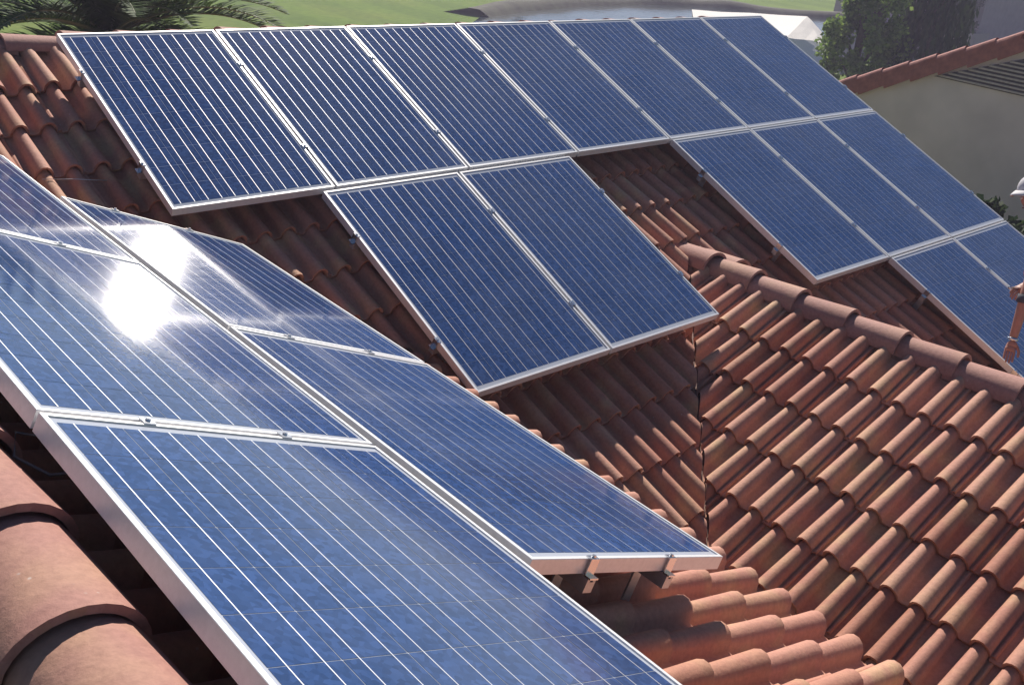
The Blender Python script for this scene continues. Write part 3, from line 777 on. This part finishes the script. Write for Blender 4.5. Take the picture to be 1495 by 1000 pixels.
knR, knL = Vector((5.86, -4.42, -1.68)), Vector((6.08, -4.60, -1.68)); anR, anL = Vector((5.98, -4.62, z1(0, -4.62)+.13)), Vector((6.22, -4.80, z1(0, -4.80)+.13))
hd = (head-neck).normalized()
# body: one continuous surface; head grown from the neck
face_dir = Vector((-.75, .1, -.45)).normalized()
V = [pelvis, chest, neck, neck.lerp(head, .5), head-Vector((0, 0, .02)), head+Vector((0, 0, .06)), shR, elbow, wrist, shL, elL, wrL, hipR, knR, anR, hipL, knL, anL, head+face_dir*.085+Vector((0, 0, -.03)), anR+Vector((-.14, .02, -.085)), anL+Vector((-.14, .02, -.085))]
Ed = [(0, 1), (1, 2), (2, 3), (3, 4), (4, 5), (1, 6), (6, 7), (7, 8), (1, 9), (9, 10), (10, 11), (0, 12), (12, 13), (13, 14), (0, 15), (15, 16), (16, 17), (4, 18), (14, 19), (17, 20)]
Ra = [(.14, .12), (.16, .13), .07, .06, (.085, .095), (.075, .08), .068, .042, .029, .068, .042, .029, .088, .06, .042, .088, .06, .042, .028, .03, .03]
body = skinned('body', V, Ed, Ra, M_SKIN)
# hand closed on the frame edge: palm and five fingers
def fingers(wr, dirv, side, curl, parent):
    d = dirv.normalized(); s2 = side.normalized(); c2 = curl.normalized()
    palm = wr+d*.075
    vs = [wr, wr+d*.04, palm]; ed = [(0, 1), (1, 2)]; ra = [(.028, .022), (.036, .020), (.040, .017)]
    for k, (off, ln) in enumerate(((-.030, .060), (-.011, .072), (.009, .068), (.028, .052))):
        b0 = palm+s2*off+d*.006; p1_ = b0+d*ln*.40+c2*.004; p2_ = p1_+d*ln*.26+c2*ln*.24; p3_ = p2_+d*ln*.02+c2*ln*.36
        i = len(vs); vs += [b0, p1_, p2_, p3_]; ed += [(2, i), (i, i+1), (i+1, i+2), (i+2, i+3)]; ra += [.0098, .0092, .0085, .0075]
    b0 = wr+d*.035-s2*.036; i = len(vs); vs += [b0, b0-s2*.022+d*.028+c2*.012, b0-s2*.022+d*.055+c2*.028]; ed += [(1, i), (i, i+1), (i+1, i+2)]; ra += [.0125, .0105, .0088]
    return skinned('hand', vs, ed, ra, M_SKIN, parent)
fingers(wrist, hand-wrist+Vector((-.02, 0, 0)), Vector((-.35, .9, 0)), Vector((-.5, -.25, -.6)), person)
fingers(wrL, Vector((-.6, .25, -.45)), Vector((.2, .8, .3)), Vector((.2, .1, -.8)), person)
skinned('shirt', [pelvis+Vector((0, 0, .03)), pelvis.lerp(chest, .5), chest, neck-Vector((.0, .0, .045)), shR, shR.lerp(elbow, .72), shL, shL.lerp(elL, .72)], [(0, 1), (1, 2), (2, 3), (2, 4), (4, 5), (2, 6), (6, 7)],
        [(.165, .145), (.165, .145), (.18, .15), .085, .085, .066, .085, .066], M_SHIRT)
skinned('trousers', [pelvis, hipR, knR, anR+Vector((0, 0, .03)), hipL, knL, anL+Vector((0, 0, .03))], [(0, 1), (1, 2), (2, 3), (0, 4), (4, 5), (5, 6)], [(.158, .138), .105, .076, .062, .105, .076, .062], M_JEANS)
for an in (anR, anL): skinned('boot', [an+Vector((0, 0, .02)), an+Vector((.01, 0, -.06)), an+Vector((-.09, .01, -.085)), an+Vector((-.19, .02, -.10))], [(0, 1), (1, 2), (2, 3)], [.058, .055, .046, .034], M_BOOT)
# cap, hair, face
cz = (hd*.35+Vector((0, 0, 1))*.8+Vector((.15, 0, 0))).normalized(); cxv = (face_dir-cz*face_dir.dot(cz)).normalized(); cyv = cz.cross(cxv)
CM = basis(cxv, cyv, cz, head-feet+Vector((0, 0, .045)))
bm = bmesh.new(); bmesh.ops.create_uvsphere(bm, u_segments=24, v_segments=14, radius=.108)
bmesh.ops.bisect_plane(bm, geom=bm.verts[:]+bm.edges[:]+bm.faces[:], plane_co=(0, 0, -.005), plane_no=(0, 0, 1), clear_inner=True)
for v in bm.verts: v.co.x *= 1.10; v.co.z *= 1.02
capo = new_obj('cap', to_mesh(bm, 'cap', True), person, CM, mats=(M_CAPC,))
bm = bmesh.new(); g_ = []
for i in range(13):
    a = math.radians(-62+124*i/12); r = []
    for q in range(5):
        t_ = q/4; ex = .085*math.cos(a*1.15)**.6 if abs(a) < 1.3 else 0
        rad_ = .112; r.append(bm.verts.new((rad_*1.08*math.cos(a)+ex*t_, rad_*math.sin(a)*(1-.08*t_), -.004-.022*t_*t_-.03*(math.sin(a)**2)*t_)))
    g_.append(r)
for A, B in zip(g_, g_[1:]):
    for q in range(4): bm.faces.new((A[q], B[q], B[q+1], A[q+1]))
brim = new_obj('brim', to_mesh(bm, 'brim', True), capo, mats=(M_CAPC,)); sol = brim.modifiers.new('thick', 'SOLIDIFY'); sol.thickness = .004
bm = bmesh.new(); bmesh.ops.create_uvsphere(bm, u_segments=18, v_segments=12, radius=.104)
bmesh.ops.bisect_plane(bm, geom=bm.verts[:]+bm.edges[:]+bm.faces[:], plane_co=(.015, 0, 0), plane_no=(-1, 0, .25), clear_inner=True)
for v in bm.verts: v.co.z *= .95
new_obj('hair', to_mesh(bm, 'hair', True), person, CM @ Matrix.Translation((-.006, 0, -.03)), mats=(M_HAIR,))
for sy in (-1, 1):
    bm = bmesh.new(); bmesh.ops.create_uvsphere(bm, u_segments=10, v_segments=8, radius=.012); new_obj('eye', to_mesh(bm, 'eye', True), person, CM @ Matrix.Translation((.088, sy*.032, -.055)), mats=(M_CAPC,))
    bm = bmesh.new(); bmesh.ops.create_uvsphere(bm, u_segments=10, v_segments=8, radius=.03)
    for v in bm.verts: v.co.y *= .35; v.co.x *= .7
    new_obj('ear', to_mesh(bm, 'ear', True), person, CM @ Matrix.Translation((-.005, sy*.098, -.06)), mats=(M_SKIN,))
new_obj('mouth', box_mesh('mouth', ((.083, -.022, -.128), (.094, .022, -.119)), bevel=.002), person, CM, mats=(simple('lips', (.30, .10, .09), .5),))
# sleeve cuff on the forearm and a steel watch at the wrist
def band(name, a, b_, r, m, w):
    a, b_ = Vector(a), Vector(b_); d = (b_-a).normalized()
    return new_obj(name, tube_mesh(name, [a-d*w-feet, a+d*w-feet], r, 14), person, mats=(m,))
band('cuff', elbow.lerp(wrist, -.02), wrist, .052, M_GLOVE, .03)
band('watch', wrist.lerp(elbow, .03), elbow, .0365, M_CLAMP, .011)
tag(new_obj('wrench', tube_mesh('wrench', [Vector((5.12, -3.81, -1.205)), Vector((5.20, -3.80, -1.225)), Vector((5.34, -3.80, -1.262))], [.012, .009, .009], 8), mats=(M_CLAMP,)), 'small bright steel wrench held by the person in the cap', 'wrench')

# ---------------------------------------------------------------- palm behind the ridge
def palm(base, crown_h, label, seed, nf=58):
    rnd = random.Random(seed); root = empty('palm_tree', base, label, 'palm')
    bm = bmesh.new(); pts, rad_ = [], []
    for i in range(15): pts.append((.05*math.sin(i*.4), .03*i/14, crown_h*i/14)); rad_.append(.19-.04*i/14+(.012 if i % 2 else 0))
    add_tube(bm, pts, rad_, 12); new_obj('trunk', to_mesh(bm, 'trunk', True), root, mats=(M_BARK,))
    M_RIB = simple('palm_rib', (.16, .19, .09), .6)
    for k in range(nf):
        az = k*2.39996+rnd.gauss(0, .12); el = math.radians(rnd.uniform(5, 80) if k > 6 else 80); Ln = rnd.uniform(1.5, 2.2)
        d0 = Vector((math.cos(az)*math.cos(el), math.sin(az)*math.cos(el), math.sin(el)))
        p = Vector((0, 0, crown_h)); d = d0.copy(); N_ = 22; rach = [p.copy()]; dirs = [d.copy()]
        for q in range(N_):
            d = (d+Vector((0, 0, -1))*.032*(1+q*.05)).normalized(); p = p+d*Ln/N_; rach.append(p.copy()); dirs.append(d.copy())
        side = d0.cross(Vector((0, 0, 1))).normalized()
        V, F = [], []
        for q in range(3, N_*3+1):
            f_ = q/3; i = min(int(f_), N_-1); t_ = f_-i; c = rach[i].lerp(rach[min(i+1, N_)], t_); dd = dirs[i]
            upv = side.cross(dd).normalized(); fr = f_/N_
            ll = .42*math.sin(math.pi*min(1, .12+fr*.86))**.6
            for sg in (-1, 1):
                out = (side*sg*.85+dd*.62+upv*.28+Vector((rnd.gauss(0, .07), rnd.gauss(0, .07), rnd.gauss(0, .07)))).normalized()
                w = dd*.014; m1 = c+out*ll*.5; tip = c+out*ll+Vector((0, 0, -.07*ll))
                b0 = len(V); V += [c-w, c+w, m1+w, m1-w, tip]; F += [(b0, b0+1, b0+2, b0+3), (b0+3, b0+2, b0+4)]
        me = bpy.data.meshes.new('frond'); me.from_pydata(V, [], F); fo = new_obj('frond', me, root, mats=(M_PALM,))
        new_obj('rib', tube_mesh('rib', rach, [.016*(1-i/(N_+1))+.003 for i in range(N_+1)], 5), fo, mats=(M_RIB,))
    return root
palm((2.28, 4.95, GROUND), 3.62, 'green feather palm rising behind the clay ridge', 4)

# ---------------------------------------------------------------- thin violet volume added to imitate the milky veiling glare of the lens
hz = bpy.data.materials.new('glare_veil'); hz.use_nodes = True; n = hz.node_tree.nodes; n.clear()
ho = n.new('ShaderNodeOutputMaterial'); pv = n.new('ShaderNodeVolumePrincipled')
pv.inputs['Color'].default_value = (.76, .72, 1.0, 1); pv.inputs['Density'].default_value = VEIL_DENSITY; pv.inputs['Anisotropy'].default_value = 0.35
hz.node_tree.links.new(pv.outputs[0], ho.inputs['Volume'])
tag(new_obj('veil_haze', box_mesh('veil_haze', ((-320, -320, GROUND-1), (520, 520, 6.0))), mats=(hz,)), kind='stuff')
